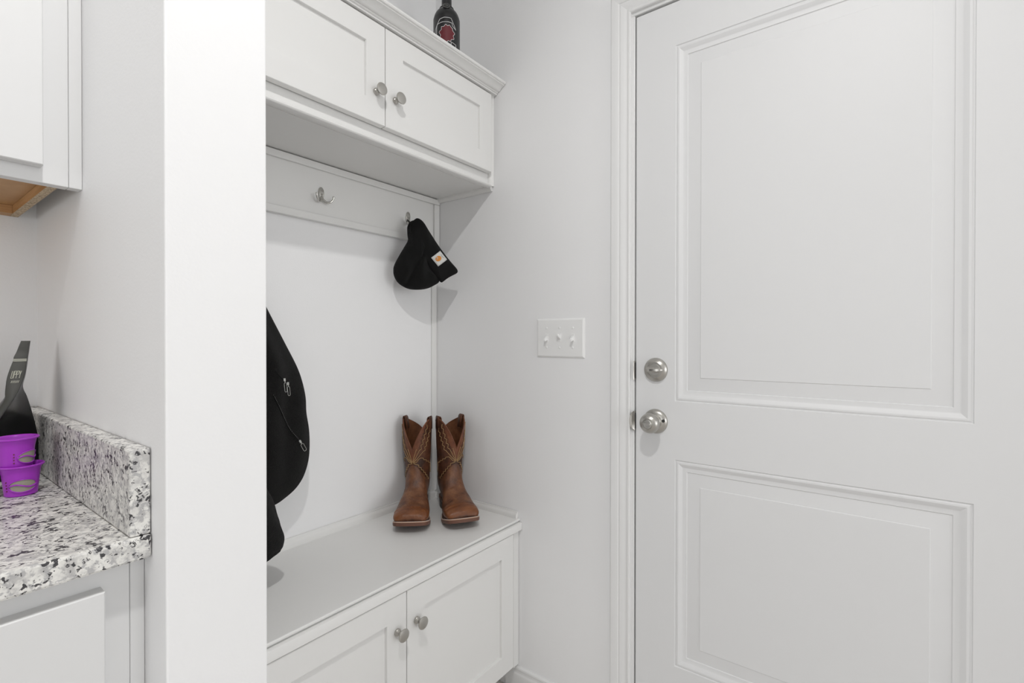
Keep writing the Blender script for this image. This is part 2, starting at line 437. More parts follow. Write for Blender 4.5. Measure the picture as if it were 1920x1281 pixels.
# ------------------------------------------------------------------ knob maker for cabinets
KPROF = [(.0088, 0), (.0090, .0035), (.0082, .0055), (.0062, .0068), (.0056, .009), (.0062, .0125), (.0085, .0170), (.0118, .0205), (.0150, .0232), (.0158, .0250), (.0152, .0266), (.0120, .0276), (.006, .0282), (0, .0284)]
def cabknob(x, y, z, parent):
    bm = bmesh.new(); lathe(bm, KPROF, (x, y, z), (0, -1, 0), 36)
    return finish('knob', bm, m_nickel, parent, auto=38)
def shaker(name, x0, x1, z0, z1, yf, m, parent, rail=.0585, thick=.019, d=.0075):
    bm = bmesh.new()
    P_ = lambda u, v_, dd: (u, yf+dd, v_)
    panelled(bm, P_, x0, x1, z0, z1, [(x0+rail, x1-rail, z0+rail, z1-rail)], [(0, 0), (.0008, .0012), (.0016, d)], thick, .0012)
    return finish(name, bm, m, parent)

# ------------------------------------------------------------------ upper cabinet of the niche
UC = thing('wall_cabinet', (.82, 1.2, 1.677), 'white two-door wall cabinet with crown moulding above the coat hooks', 'cabinet')
ZB = 1.677; YF = 1.073
box('cabinet_box', (XP1+.001, XR-.001, YF+.019, YN-.001, ZB, 2.0), m_cab, UC, .002)
bm = bmesh.new()  # face frame
bx(bm, XP1+.001, XR-.0015, YF, YF+.0185, ZB, ZB+.045); bx(bm, XP1+.001, XR-.0015, YF, YF+.0185, 1.965, 2.004)
bx(bm, XP1+.001, .42, YF, YF+.0185, ZB+.045, 1.965); bx(bm, 1.27, XR-.0015, YF, YF+.0185, ZB+.045, 1.965)
finish('face_frame', bm, m_cab, UC, bevel=.003)
d1 = shaker('cabinet_door', .402, .8428, 1.7195, 1.9795, 1.050, m_cab, UC); cabknob(.8134, 1.050, 1.7995, d1)
d2 = shaker('cabinet_door', .8455, 1.2862, 1.7195, 1.9795, 1.050, m_cab, UC); cabknob(.8764, 1.050, 1.8, d2)
lp = [(YF-.0002, 1.6725), (1.0575, 1.6725), (1.0548, 1.674), (1.0535, 1.677), (1.0548, 1.680), (1.0575, 1.6815), (YF-.0002, 1.6815)]
bm = bmesh.new(); prism(bm, None, [(XP1+.001, y, z) for y, z in lp], [(XR-.0165, y, z) for y, z in lp]); finish('bottom_moulding', bm, m_cab, UC, auto=40)
CR = [(YF, 1.9835), (1.0445, 1.9835), (1.0445, 1.9880), (1.0405, 1.9885), (1.0385, 1.9905), (1.0400, 1.9922), (1.0335, 1.9928), (1.0300, 1.9950), (1.0265, 1.9990), (1.0210, 2.0028), (1.0150, 2.0052), (1.0122, 2.0056), (1.0122, 2.0084), (1.0078, 2.0094), (1.0060, 2.0122), (1.0060, 2.0165), (1.0085, 2.018), (YF, 2.018)]
bm = bmesh.new(); prism(bm, None, [(XP1+.001, y, z) for y, z in CR], [(XR-.0015, y, z) for y, z in CR]); finish('crown_moulding', bm, m_cab, UC, auto=30)
# scribe strip on the right, quarter rounds beneath
def qround(bm, c, u, v_, r, a, b_, n=6):
    """quarter round with corner c, legs along u and v, swept from a to b along axis"""
    prof = [Vector(c)]+[Vector(c)+Vector(u)*r*math.cos(PI/2*i/n)+Vector(v_)*r*math.sin(PI/2*i/n) for i in range(n+1)]
    prism(bm, None, [p+Vector(a) for p in prof], [p+Vector(b_) for p in prof])
bm = bmesh.new(); qround(bm, (XR-.001, YF, ZB+.001), (-1, 0, 0), (0, -1, 0), .0155, (0, 0, 0), (0, 0, .3055)); finish('scribe_moulding', bm, m_cab, UC, auto=30)
bm = bmesh.new(); qround(bm, (XR-.0012, 1.064, ZB), (0, 0, -1), (-1, 0, 0), .0145, (0, 0, 0), (0, .255, 0)); finish('scribe_moulding', bm, m_cab, UC, auto=30)

# ------------------------------------------------------------------ coat rack
CRK = thing('coat_rack', (.82, YN-.01, 1.504), 'white hook rail with double hooks on the niche back wall', 'coat rack')
box('rail_board', (XP1+.001, XR-.002, YN-.013, YN-.001, 1.504, ZB-.002), m_cab, CRK, .0008)
bm = bmesh.new(); bx(bm, XP1+.001, 1.2832, YN-.021, YN-.0132, 1.5035, 1.5245); finish('rail_moulding', bm, m_cab, CRK, bevel=.002)
bm = bmesh.new(); bx(bm, XP1+.001, XR-.0015, YN-.023, YN-.0132, 1.6545, ZB-.003); finish('rail_moulding', bm, m_cab, CRK, bevel=.002)
bm = bmesh.new(); bx(bm, 1.2836, XR-.0015, YN-.0212, YN-.0132, 1.5037, 1.6541); finish('rail_moulding', bm, m_cab, CRK, bevel=.002)
def hook(x, z):
    y = YN-.0131
    # base plate: figure eight outline
    out = []
    for i in range(36):
        a = 2*PI*i/36; out.append((x+.0095*math.sin(a)*(1+.12*math.cos(a)), z+.019*math.cos(a)))
    bm = bmesh.new()
    A = [bm.verts.new((p[0], y, p[1])) for p in out]; B = [bm.verts.new((p[0], y-.0025, p[1])) for p in out]
    Cc = [bm.verts.new((x+(p[0]-x)*.8, y-.0045, z+(p[1]-z)*.86)) for p in out]
    for i in range(36):
        j = (i+1) % 36; bm.faces.new((A[i], A[j], B[j], B[i])); bm.faces.new((B[i], B[j], Cc[j], Cc[i]))
    bm.faces.new(Cc); bm.faces.new(A[::-1])
    h = finish('coat_hook', bm, m_chrome, CRK, auto=40)
    for s_, ln in ((1, 1), (-1, 1)):
        pts = smoothpts([(x, y-.003, z-.009), (x+s_*.003, y-.007, z-.0185), (x+s_*.011, y-.0125, z-.0255), (x+s_*.0205, y-.0185, z-.0235), (x+s_*.0265, y-.022, z-.0145), (x+s_*.0275, y-.023, z-.006)], 5)
        bm = bmesh.new(); n = len(pts)
        tube(bm, pts, [lerp(.0042, .0026, i/(n-1)) if i < n-4 else [.0029, .0033, .0035, .0028][i-n+4] for i in range(n)], 12)
        finish('hook_prong', bm, m_chrome, h, smooth=True)
    for dz in (-.001, .0115):
        bm = bmesh.new(); lathe(bm, [(.0028, .0035), (.0028, .0052), (.0016, .0058), (0, .0054)], (x+(.0 if dz < .01 else .003), y, z+dz-.002), (0, -1, 0), 12); finish('screw', bm, m_brass, h, auto=30)
    return h
hook(.8278, 1.587); hook(1.1615, 1.5835); hook(.494, 1.587)

# ------------------------------------------------------------------ niche trims, storage bench
bm = bmesh.new(); bx(bm, 1.2845, XR-.0012, YN-.006, YN, .5945, 1.5034); o = finish('trim_5', bm, m_cab, bevel=.0015); tag(o, 'narrow white corner strip down the right end of the niche back wall', kind='structure')
SB = thing('storage_bench', (.82, 1.15, 0), 'white built-in bench cabinet with two doors below the coat hooks', 'bench')
ZS = .570; BF = .962
box('seat', (XP1+.001, XR-.0015, .9465, YN-.001, .5630, ZS), m_cab, SB, .002)
ap = [(.9570, .5628), (.9545, .5605), (.9530, .5585), (.9425, .5580), (.9402, .5570), (.9395, .5552), (.9395, .5358), (.9405, .5345), (.9570, .5345)]
bm = bmesh.new(); prism(bm, None, [(XP1+.001, y, z) for y, z in ap], [(XR-.0015, y, z) for y, z in ap]); finish('seat_moulding', bm, m_cab, SB, auto=30)
box('cabinet_box', (XP1+.001, XR-.0015, BF+.019, YN-.001, .0975, .5515), m_cab, SB, .001)
bm = bmesh.new()
bx(bm, XP1+.001, XR-.0015, BF, BF+.0188, .500, .5515); bx(bm, XP1+.001, XR-.0015, BF, BF+.0188, .088, .125)
bx(bm, XP1+.001, .42, BF, BF+.0188, .125, .5); bx(bm, 1.27, XR-.0015, BF, BF+.0188, .125, .5)
finish('face_frame', bm, m_cab, SB, bevel=.001)
b1 = shaker('cabinet_door', .385, .8215, .103, .5318, .9425, m_cab, SB, .060); cabknob(.7915, .9425, .4442, b1)
b2 = shaker('cabinet_door', .8238, 1.2670, .103, .5318, .9425, m_cab, SB, .060); cabknob(.8540, .9425, .4457, b2)
box('toe_kick', (XP1+.001, XR-.0015, 1.035, 1.045, 0, .0965), m_cab, SB, .0005)
box('scribe_moulding', (1.2800, XR-.0012, .9515, BF-.0002, .0885, .5340), m_cab, SB, .003)
bm = bmesh.new()
pr = [(0, 0), (-.011, 0), (-.011, .012), (-.009, .0175), (-.005, .0215), (-.004, .0265), (0, .027)]
prism(bm, None, [(XP1+.001, YN-.001+d, ZS+h) for d, h in pr], [(XR-.012, YN-.001+d, ZS+h) for d, h in pr]); finish('seat_back_moulding', bm, m_cab, SB, auto=30)
bm = bmesh.new()
prism(bm, None, [(XR-.0012+d, .9560, ZS+h*.8) for d, h in pr], [(XR-.0012+d, YN-.001, ZS+h*.8) for d, h in pr]); finish('seat_side_moulding', bm, m_cab, SB, auto=30)

# ------------------------------------------------------------------ kitchen upper cabinet
KU = thing('kitchen_wall_cabinet', (-.2, 1.11, 1.382), 'white kitchen wall cabinet with bare wood underside at upper left', 'cabinet')
box('cabinet_box', (-.62, .1815, .978, YK-.001, 1.402, 2.45), m_kcab, KU, .001)
bm = bmesh.new(); bx(bm, -.62, .1905, .9585, .9778, 1.382, 2.45); finish('face_frame', bm, m_kcab, KU, bevel=.001)
box('filler_strip', (.1908, XP0-.0003, .9588, .9772, 1.3822, 2.45), m_kcab, KU, .001)
for x0, x1 in ((-.224, .1602), (-.61, -.227)): shaker('cabinet_door', x0, x1, 1.4025, 2.44, .9385, m_kcab, KU)
box('side_panel', (.1705, .1815, .9785, YK-.0012, 1.382, 1.4018), [m_chip], KU, .0003)
box('side_panel', (-.62, -.609, .9785, YK-.0012, 1.382, 1.4018), [m_chip], KU, .0003)
box('bottom_panel', (-.609, .1704, .9785, YK-.0012, 1.3965, 1.4018), [m_wood], KU, .0003)
box('hanging_rail', (-.608, .1703, 1.2375, YK-.0015, 1.3822, 1.3962), [m_wood], KU, .0003)
bm = bmesh.new(); bx(bm, .1702, .1708, .9788, 1.2365, 1.3822, 1.3963); finish('side_lining', bm, m_wood, KU)

# ------------------------------------------------------------------ kitchen base cabinet and counter
KB = thing('kitchen_base_cabinet', (-.2, .98, 0), 'white kitchen base cabinet under the speckled counter', 'cabinet')
box('cabinet_box', (-.62, .185, .7195, YK-.001, .1, .9062), m_kcab, KB, .001)
bm = bmesh.new(); bx(bm, -.62, .1915, .7, .7192, .1, .9062); finish('face_frame', bm, m_kcab, KB, bevel=.001)
box('filler_strip', (.1918, XP0-.0003, .7003, .7190, .1, .9060), m_kcab, KB, .001)
for x0, x1 in ((-.224, .1645), (-.61, -.227)): shaker('cabinet_door', x0, x1, .115, .8815, .681, m_kcab, KB, .088)
box('toe_kick', (-.62, XP0-.001, .775, .785, 0, .0998), m_kcab, KB, .0005)
CT = thing('granite_countertop', (-.2, .97, .907), 'white granite countertop with black speckles and low splashback', 'countertop')
box('slab', (-.64, XP0-.0008, .674, YK-.001, .9067, .9340), m_gran, CT, .003)
box('side_splash', (.1855, XP0-.0008, .6765, YK-.0215, .9343, 1.0335), m_gran, CT, .0025)
box('back_splash', (-.64, XP0-.0008, YK-.0210, YK-.001, .9343, 1.0335), m_gran, CT, .0025)

# ------------------------------------------------------------------ coffee pods
def pod(cx, cy, z, faceang, label):
    t = thing('coffee_pod', (cx, cy, z), label, 'coffee pod', 'purple coffee pods on the counter')
    H_ = .044; prof = [(0, 0), (.0165, 0), (.0178, .001), (.0186, .010), (.0205, .030), (.0222, .0395), (.0228, .0405), (.0250, .0412), (.0256, .0425), (.0253, .0436), (.0240, .0440), (.0222, .0432), (.0212, .0418), (.0195, .030), (.0172, .003), (0, .0025)]
    bm = bmesh.new(); lathe(bm, prof, (cx, cy, z), (0, 0, 1), 48, cap=False)
    finish('cup', bm, m_purple, t, auto=35)
    def onside(a, h, off):   # point on the outer wall
        r = interp([(0, .0178), (.010, .0186), (.030, .0205), (.0395, .0222)], h)+off
        return (cx+r*math.cos(a), cy+r*math.sin(a), z+h)
    bm = bmesh.new(); rows = []
    for i in range(9):
        row = []
        for j in range(15):
            u = j/7-1; v_ = i/4-1
            hh = .0155+v_*.0085*math.sqrt(max(0, 1-u*u)); row.append(bm.verts.new(onside(faceang+u*.78, hh, .0004)))
        rows.append(row)
    for A, B in zip(rows, rows[1:]):
        for k in range(14):
            vs = []
            for x in (A[k], A[k+1], B[k+1], B[k]):
                if not any((x.co-y_.co).length < 1e-6 for y_ in vs): vs.append(x)
            if len(vs) > 2: bm.faces.new(vs)
    finish('mesh_window', bm, m_mesh, t, smooth=True)
    bm = bmesh.new(); tube(bm, [onside(faceang+(i/20*2-1)*.8, .0155-.0022*math.sin((i/20*2-1)*PI), .0009) for i in range(21)], .0011, 6)
    ring = [onside(faceang+.8*math.cos(2*PI*i/40), .0155+.009*math.sin(2*PI*i/40), .0007) for i in range(40)]; tube(bm, ring, .0007, 6, closed=True)
    finish('window_rib', bm, m_purple, t, smooth=True)
    for k in range(4):
        bm = bmesh.new(); p = onside(faceang-.98, .009+k*.0042, .0003); lathe(bm, [(.0009, -.0003), (.0009, .0003), (0, .0003)], p, (math.cos(faceang-.98), math.sin(faceang-.98), 0), 8); finish('vent_hole', bm, m_garnet, t)
    return t
pod(.1445, .998, .9342, -PI/2-.03, 'purple reusable coffee pod, lower of the two stacked on the granite')
pod(.1395, 1.001, .9342+.0395, -PI/2+.75, 'purple reusable coffee pod, upper one of the stack')

# ------------------------------------------------------------------ coffee bag
BG = thing('coffee_bag', (.13, 1.11, .9342), 'black foil coffee bag standing behind the purple pods', 'coffee bag')
rr = lambda px: .1248+px*.00054
tabb = [  # z, left px, crease px, right px, spread
 (1.1560, 40, 56.2, 57, .10), (1.1480, 35, 54, 55.5, .16), (1.1390, 30, 52.5, 54, .22), (1.1310, 24, 51, 52.5, .3), (1.1250, 22, 50, 51.5, .35), (1.1150, 16, 48, 50, .45), (1.0990, 8, 44, 46.5, .6), (1.0850, 4, 37, 42, .75), (1.0760, 2, 31, 43, .85), (1.0660, 0, 23, 48.5, .95),
 (1.0520, -14, 10, 54, 1), (1.0350, -45, -6, 60, 1), (1.0080, -110, -45, 68, 1), (.9750, -150, -80, 75, 1), (.9500, -165, -95, 77, 1), (.9360, -165, -95, 76, 1)]
tabs = smoothpts(tabb, 4)
bm = bmesh.new(); bmf = bmesh.new(); prev = prevf = None
for z, l, c, r, sp in tabs:
    ym = 1.105
    yf = ym-.045*sp; yb = ym+.03*sp
    pL = Vector((rr(l)*(ym-.01), yf+.004*sp, z)); pF = Vector((rr(c)*yf, yf, z)); pR = Vector((rr(r)*yb, yb, z))
    pG1 = pF.lerp(pR, .33)+Vector((-.004*sp, .004*sp, 0))+Vector((-.003, 0, 0))*math.sin(z*160)*sp; pG2 = pF.lerp(pR, .7)+Vector((-.004*sp, .003*sp, 0))
    pB = Vector(((rr(l)+.004)*yb, yb, z)); pM = pL.lerp(pF, .5)+Vector((0, -.003*sp, 0))
    row = [bm.verts.new(p) for p in (pL, pM, pF, pG1, pG2, pR, pB)]
    rowf = [bmf.verts.new(p+Vector((-.0002, -.0007, 0))) for p in (pL.lerp(pM, .04), pM, pM.lerp(pF, .93))]
    if prev:
        for k in range(7): bm.faces.new((prev[k], prev[(k+1) % 7], row[(k+1) % 7], row[k]))
        for k in range(2): bmf.faces.new((prevf[k], prevf[k+1], rowf[k+1], rowf[k]))
    else: bm.faces.new(row)
    prev, prevf = row, rowf
bm.faces.new(prev)
finish('pouch', bm, m_foil, BG, auto=50); finish('front_panel', bmf, m_foilp, BG, smooth=True)
def bagpoint(z, s_):
    for a, b_ in zip(tabs, tabs[1:]):
        if b_[0] <= z <= a[0]:
            t = (a[0]-z)/(a[0]-b_[0]); l, c, sp = (lerp(a[i], b_[i], t) for i in (1, 2, 4))
            yf = 1.105-.045*sp; pL = Vector((rr(l)*1.095, yf+.004*sp, z)); pF = Vector((rr(c)*yf, yf, z))
            return pL.lerp(pF, s_)+Vector((-.0004, -.0032*sp-.0008, 0))
    return Vector((0, 0, z))
bm = bmesh.new()
for s0, s1, za, zb in ((.02, .97, 1.1275, 1.1262), (.02, .97, 1.1252, 1.1240)):
    q = [bagpoint(za, s0), bagpoint(za, s1), bagpoint(zb, s1), bagpoint(zb, s0)]; bm.faces.new([bm.verts.new(p) for p in q])
finish('tear_strip', bm, m_bagprint, BG)
GL = {'P': [((0, 0), (0, 1)), ((0, 1), (1, 1)), ((1, 1), (1, .5)), ((1, .5), (0, .5))], 'Y': [((0, 1), (.5, .5)), ((1, 1), (.5, .5)), ((.5, .5), (.5, 0))], 'U': [((0, 1), (0, 0)), ((0, 0), (1, 0)), ((1, 0), (1, 1))]}
bm = bmesh.new()
for k, ch in enumerate('UPPY'):
    for (a, b_), (c, d) in GL[ch]:
        s0 = .22+k*.15; p = bagpoint(1.098+b_*.011, s0+a*.1); q = bagpoint(1.098+d*.011, s0+c*.1); tube(bm, [p, q], .00045, 4)
for k in range(6):
    p = bagpoint(1.091, .3+k*.085); q = bagpoint(1.0945, .33+k*.085); tube(bm, [p, q], .0004, 4)
finish('lettering', bm, m_bagprint, BG)

# ------------------------------------------------------------------ bottle on the cabinet
bX, bY, bZ = 1.137, 1.113, 2.0002
BO = thing('glass_bottle', (bX, bY, bZ), 'black bottle with white letter outline standing on top of the white cabinet', 'bottle')
prof = [(0, .002), (.030, 0), (.038, .002), (.0415, .008), (.042, .02), (.042, .158), (.0416, .168), (.0397, .179), (.0352, .190), (.0285, .199), (.0215, .206), (.0172, .212), (.0160, .220), (.0155, .285), (.0170, .287), (.0170, .300), (.0155, .303), (.0, .303)]
sp = smoothpts(prof[3:13], 4)
bm = bmesh.new(); lathe(bm, prof[:3]+[tuple(p) for p in sp]+prof[13:], (bX, bY, bZ), (0, 0, 1), 56); finish('bottle_body', bm, m_bottle, BO, auto=35)
aC = math.atan2(-bY, -bX)   # side turned to the room
def onbot(s_, h, off=.0005):
    """s_: arc length from the front, positive to the viewer's right"""
    r = interp([(0, .042), (.158, .042), (.168, .0416), (.179, .0397), (.190, .0352), (.199, .0285), (.206, .0215)], h)+off
    a = aC+s_/.042
    return Vector((bX+r*math.cos(a), bY+r*math.sin(a), bZ+h))
def line(bm, pts, rad=.0009, closed=True):
    P_ = []
    n = len(pts)
    for i in range(n if closed else n-1):
        a, b_ = pts[i], pts[(i+1) % n]
        for k in range(5): P_.append(onbot(lerp(a[0], b_[0], k/5), lerp(a[1], b_[1], k/5)))
    if not closed: P_.append(onbot(*pts[-1]))
    tube(bm, P_, rad, 5, closed=closed, flat=1)
bm = bmesh.new()
# block letter C outline
cz = .0265
Co = [(-.045, .10), (-.039, .127), (-.022, .153), (-.008, .157), (.008, .157), (.014, .156), (.031, .125), (.018, .134), (.017, .142), (.005, .1435), (-.012, .143), (-.032, .139), (-.034, .130), (-.034, .09), (-.030, .075), (-.012, .068), (.008, .068), (.014, .071), (.014, .083), (.031, .079), (.031, .070), (.022, .058), (.008, .052), (-.014, .052), (-.036, .060), (-.045, .08)]
line(bm, Co, .0008)
finish('letter_outline', bm, m_white, BO, smooth=True)
bm = bmesh.new()   # plain garnet patch inside the letter
random.seed(3)
ring = [(.001+(.023+.0028*math.sin(9*a))*math.cos(a), .108+(.0255+.0026*math.sin(11*a+1))*math.sin(a)) for a in [2*PI*i/48 for i in range(48)]]
cen = bm.verts.new(onbot(.001, .108, .0006)); r1 = [bm.verts.new(onbot(lerp(.001, p[0], .55), lerp(.108, p[1], .55), .0006)) for p in ring]; r2 = [bm.verts.new(onbot(*p, .0006)) for p in ring]
for i in range(48):
    j = (i+1) % 48; bm.faces.new((cen, r1[i], r1[j])); bm.faces.new((r1[i], r2[i], r2[j], r1[j]))
pa = finish('garnet_emblem', bm, m_garnet, BO, smooth=True)
bm = bmesh.new(); line(bm, ring, .0007); finish('emblem_outline', bm, m_white, pa, smooth=True)
# medallion at the neck
ctr = onbot(-.001, .199, .003); out_n = (Vector((math.cos(aC), math.sin(aC), .55))).normalized()
bm = bmesh.new(); lathe(bm, [(.0115, -.004), (.0118, .001), (.011, .002), (.0095, .0012), (0, .0012)], ctr, out_n, 28); me_ = finish('medallion', bm, m_seal, BO, auto=30)
bm = bmesh.new(); q = out_n.to_track_quat('Z', 'Y'); tube(bm, [ctr+q @ Vector((.0102*math.cos(2*PI*i/28), .0102*math.sin(2*PI*i/28), .0022)) for i in range(28)], .0006, 5, closed=True)
e1 = q @ Vector((1, 0, 0)); hz = Vector((-math.sin(aC), math.cos(aC), 0)); tube(bm, [ctr+hz*-.006+out_n*.0018, ctr+hz*.006+out_n*.0018], .0009, 5)
finish('medallion_rim', bm, m_medal, me_, smooth=True)
bm = bmesh.new(); tube(bm, [onbot(.028*math.sin(t*2*PI)*0+.042*t*2*PI, .208, -.0) for t in [i/40 for i in range(40)]], .0016, 6, closed=True); finish('neck_cord', bm, m_seal, BO, smooth=True)

# ------------------------------------------------------------------ pillow shapes for cloth things
def pillow(bm, outline, cen, T, frame, rings=14, fold=None, back=.6):
    """outline, cen in 2D (s, z); frame(s, z, h) -> point; T thickness"""
    n = len(outline); layers = []
    ks = [math.cos(PI*i/(2*rings)) for i in range(rings)]     # 1 .. small
    def mk(sign, k):
        L_ = []
        for p in outline:
            s_ = cen[0]+(p[0]-cen[0])*k; z = cen[1]+(p[1]-cen[1])*k
            h = T*math.sqrt(max(0, 1-k*k))**.8*(1 if sign > 0 else -back)
            if fold and sign > 0: h += fold(s_, z)*(1-k**4)
            L_.append(bm.verts.new(frame(s_, z, h)))
        return L_
    front = [mk(1, k) for k in ks]; cf = bm.verts.new(frame(cen[0], cen[1], T+(fold(*cen) if fold else 0)))
    backl = [front[0]]+[mk(-1, k) for k in ks[1:]]; cb = bm.verts.new(frame(cen[0], cen[1], -T*back))
    for LL, cc in ((front, cf), (backl, cb)):
        for A, B in zip(LL, LL[1:]):
            for i in range(n): j = (i+1) % n; bm.faces.new((A[i], A[j], B[j], B[i]))
        for i in range(n): bm.faces.new((LL[-1][i], LL[-1][(i+1) % n], cc))
def surf(o, p, d):
    """first hit of the ray p + t d on mesh object o (world = local here)"""
    me = o.data; tr = BVHTree.FromPolygons([v_.co[:] for v_ in me.vertices], [p_.vertices[:] for p_ in me.polygons])
    h = tr.ray_cast(Vector(p), Vector(d).normalized())
    return h[0], h[1]

# ------------------------------------------------------------------ beanie on the right hook
BN = thing('beanie', (1.15, 1.27, 1.33), 'black knit beanie with small white square label hanging from the right hook', 'hat')
HA = Vector((1.063, 1.290, 0)); HB = Vector((1.2578, 1.1885, 0)); HD = (HB-HA).normalized(); HN = Vector((HD.y, -HD.x, 0))  # towards the room
HNn = HN if HN.y < 0 else -HN
def hf(px, py): # pixel style pattern coordinates -> (s, z) in the plane of the hat
    rx = (_f+_r2*((px-960)/FPX)-_u2*((py-640.5)/FPX)); n = HNn
    t = (HA-Vector((0, 0, 0))).dot(n)/rx.dot(n); p = rx*t
    return ((p-HA).dot(HD), p.z+CAMH)
HAT = [(764, 424), (769, 416), (776, 413), (784, 414), (788, 421), (794, 434), (798, 448), (802, 470), (806, 495), (815, 515), (823, 528), (813, 536), (800, 541.5), (785, 543.5), (768, 542.5), (755, 537), (745, 529), (739, 518), (737.5, 507), (739.5, 496), (748, 480), (758, 463), (765, 450), (764, 437)]
hat2 = [hf(*p) for p in HAT]
hat2 = smoothpts(hat2, 4, closed=True)
fr = lambda s_, z, h: HA+HD*s_+HNn*h+Vector((0, 0, z))
def hfold(s_, z):
    a = noise.noise(Vector((s_*26, z*14, 3)))*.010
    return a-.012*math.exp(-((s_-(z-1.40)*.55-.075)/.008)**2)*(1 if z < 1.46 else 0)
bm = bmesh.new(); pillow(bm, hat2, hf(783, 500), .036, fr, 14, hfold, .55)
crown = finish('knit_crown', bm, m_knit, BN, smooth=True)
CUFF = [(776, 413), (783, 413), (791, 420), (799, 433), (806, 444), (817, 461), (830, 479), (842, 494), (850, 503), (853.5, 508), (854, 512), (851, 515), (845, 518), (836, 523), (828, 529), (824, 531), (820, 527), (808, 512), (796, 495), (785, 475), (775, 455), (767, 440), (766, 424)]
cuff2 = smoothpts([hf(*p) for p in CUFF], 4, closed=True)
bm = bmesh.new(); pillow(bm, cuff2, hf(806, 478), .016, lambda s_, z, h: fr(s_, z, h+.022), 12, lambda s_, z: noise.noise(Vector((s_*30, z*18, 8)))*.004, 1.5)
cuff = finish('folded_cuff', bm, m_knit, BN, smooth=True)
# woven label: square sitting on the cuff
def hatsurf(px, py, off=.0008):
    s_, z = hf(px, py); p, nn = surf(cuff, fr(s_, z, .2), -HNn)
    if p is None: p = fr(s_, z, .03)
    return p+HNn*off
LB = [(802.5, 486.5), (819.5, 473.5), (832.5, 489.5), (815.5, 502.5)]
def labp(u, v_, off=.001):   # u along top edge (to the upper right), v down towards the right
    a = (lerp(LB[0][0], LB[1][0], u), lerp(LB[0][1], LB[1][1], u)); b_ = (lerp(LB[3][0], LB[2][0], u), lerp(LB[3][1], LB[2][1], u))
    return hatsurf(lerp(a[0], b_[0], v_), lerp(a[1], b_[1], v_), off)
bm = bmesh.new(); G = [[bm.verts.new(labp(i/6, j/6, .0012)) for i in range(7)] for j in range(7)]
for j in range(6):
    for i in range(6): bm.faces.new((G[j][i], G[j][i+1], G[j+1][i+1], G[j+1][i]))
lab = finish('woven_label', bm, m_patch, BN, smooth=True); tag(lab, 'off-white square woven label with orange mark'); md = lab.modifiers.new('solid', 'SOLIDIFY'); md.thickness = .001; md.offset = 1
bm = bmesh.new()   # orange round mark: a swirling C
pts = []
for i in range(27):
    a = math.radians(-20+i*300/26); pts.append((a, .235))
out = [(.42+.25*math.cos(a)*1.05, .45+.235*math.sin(a)) for a in [2*PI*i/28 for i in range(28)]]
cc = bm.verts.new(labp(.42, .45, .0024)); rv = [bm.verts.new(labp(p[0], p[1], .0024)) for p in out]
for i in range(28): bm.faces.new((cc, rv[i], rv[(i+1) % 28]))
mk_ = finish('orange_mark', bm, m_orange, lab, smooth=True)
bm = bmesh.new(); tube(bm, [labp(*p, .0027) for p in [(.30, .24), (.42, .30), (.36, .40), (.25, .42)]], .0011, 5); finish('mark_notch', bm, m_patch, lab, smooth=True)
bm = bmesh.new(); tube(bm, [labp(.80+.02*math.cos(k), .28+k*.05, .0026) for k in range(9)], .0006, 4); finish('label_text', bm, m_greyprint, lab, smooth=True)
bm = bmesh.new(); p0, _n = surf(crown, fr(*hf(790, 500), .2), -HNn)
tube(bm, [Vector((1.139, 1.303, 1.568)), Vector((1.146, 1.298, 1.560)), fr(*hf(766, 424), .004), fr(*hf(772, 428), .01)], .0022, 6); finish('hanging_loop', bm, m_knit, BN, smooth=True)

# ------------------------------------------------------------------ jacket in the niche behind the wall end
JK = thing('fleece_jacket', (.52, 1.22, .62), 'black fleece jacket with metal zips hanging half hidden behind the wall end', 'jacket')
JO = [(.500, 1.575), (.512, 1.520), (.530, 1.430), (.562, 1.345), (.606, 1.252), (.655, 1.158), (.690, 1.092), (.706, 1.050), (.716, 1.005), (.718, .965), (.7255, .920), (.7275, .875), (.724, .835), (.711, .797), (.690, .770), (.662, .752), (.630, .740), (.590, .744), (.540, .742), (.480, .744), (.420, .752), (.372, .775), (.345, .83), (.335, .92), (.335, 1.05), (.345, 1.18), (.375, 1.32), (.42, 1.44), (.468, 1.54), (.486, 1.575)]
jo = smoothpts([(x-.01 if x > .5 else x, z) for x, z in JO], 4, closed=True)
def jfold(x, z):
    f = noise.noise(Vector((x*16, z*7, 1.3)))*.022
    f += .014*math.sin((x-.5+(1.5-z)*-.42)*75)*max(0, min(1, (z-1.0)/.25))
    f += noise.noise(Vector((x*60, z*60, 5)))*.0022
    return f
jframe = lambda s_, z, h: Vector((.01+s_*1.033-.0165*0, 1.265-h, 1.16+(z-1.16)*1.033))
bm = bmesh.new(); pillow(bm, jo, (.53, 1.02), .047, jframe, 22, jfold, .9)
body = finish('jacket_body', bm, m_fleece, JK, smooth=True)
def sleeve(pts, name='sleeve'):
    sp_ = smoothpts(pts, 6); bm = bmesh.new(); rings = []
    for i, (x, y, z, r) in enumerate(sp_):
        ring = []
        for k in range(28):
            a = 2*PI*k/28; rr_ = r*(1+.10*noise.noise(Vector((math.cos(a)*2+z*9, math.sin(a)*2, z*22))))
            ring.append(bm.verts.new((x+rr_*math.cos(a), y+rr_*.72*math.sin(a), z+.010*(-math.cos(a))*0+(.012*(math.cos(a)) if i > len(sp_)-8 else 0))))
        rings.append(ring)
    for A, B in zip(rings, rings[1:]):
        for k in range(28): bm.faces.new((A[k], A[(k+1) % 28], B[(k+1) % 28], B[k]))
    bm.faces.new(rings[0]); bm.faces.new(rings[-1])
    return finish(name, bm, m_fleece, JK, smooth=True)
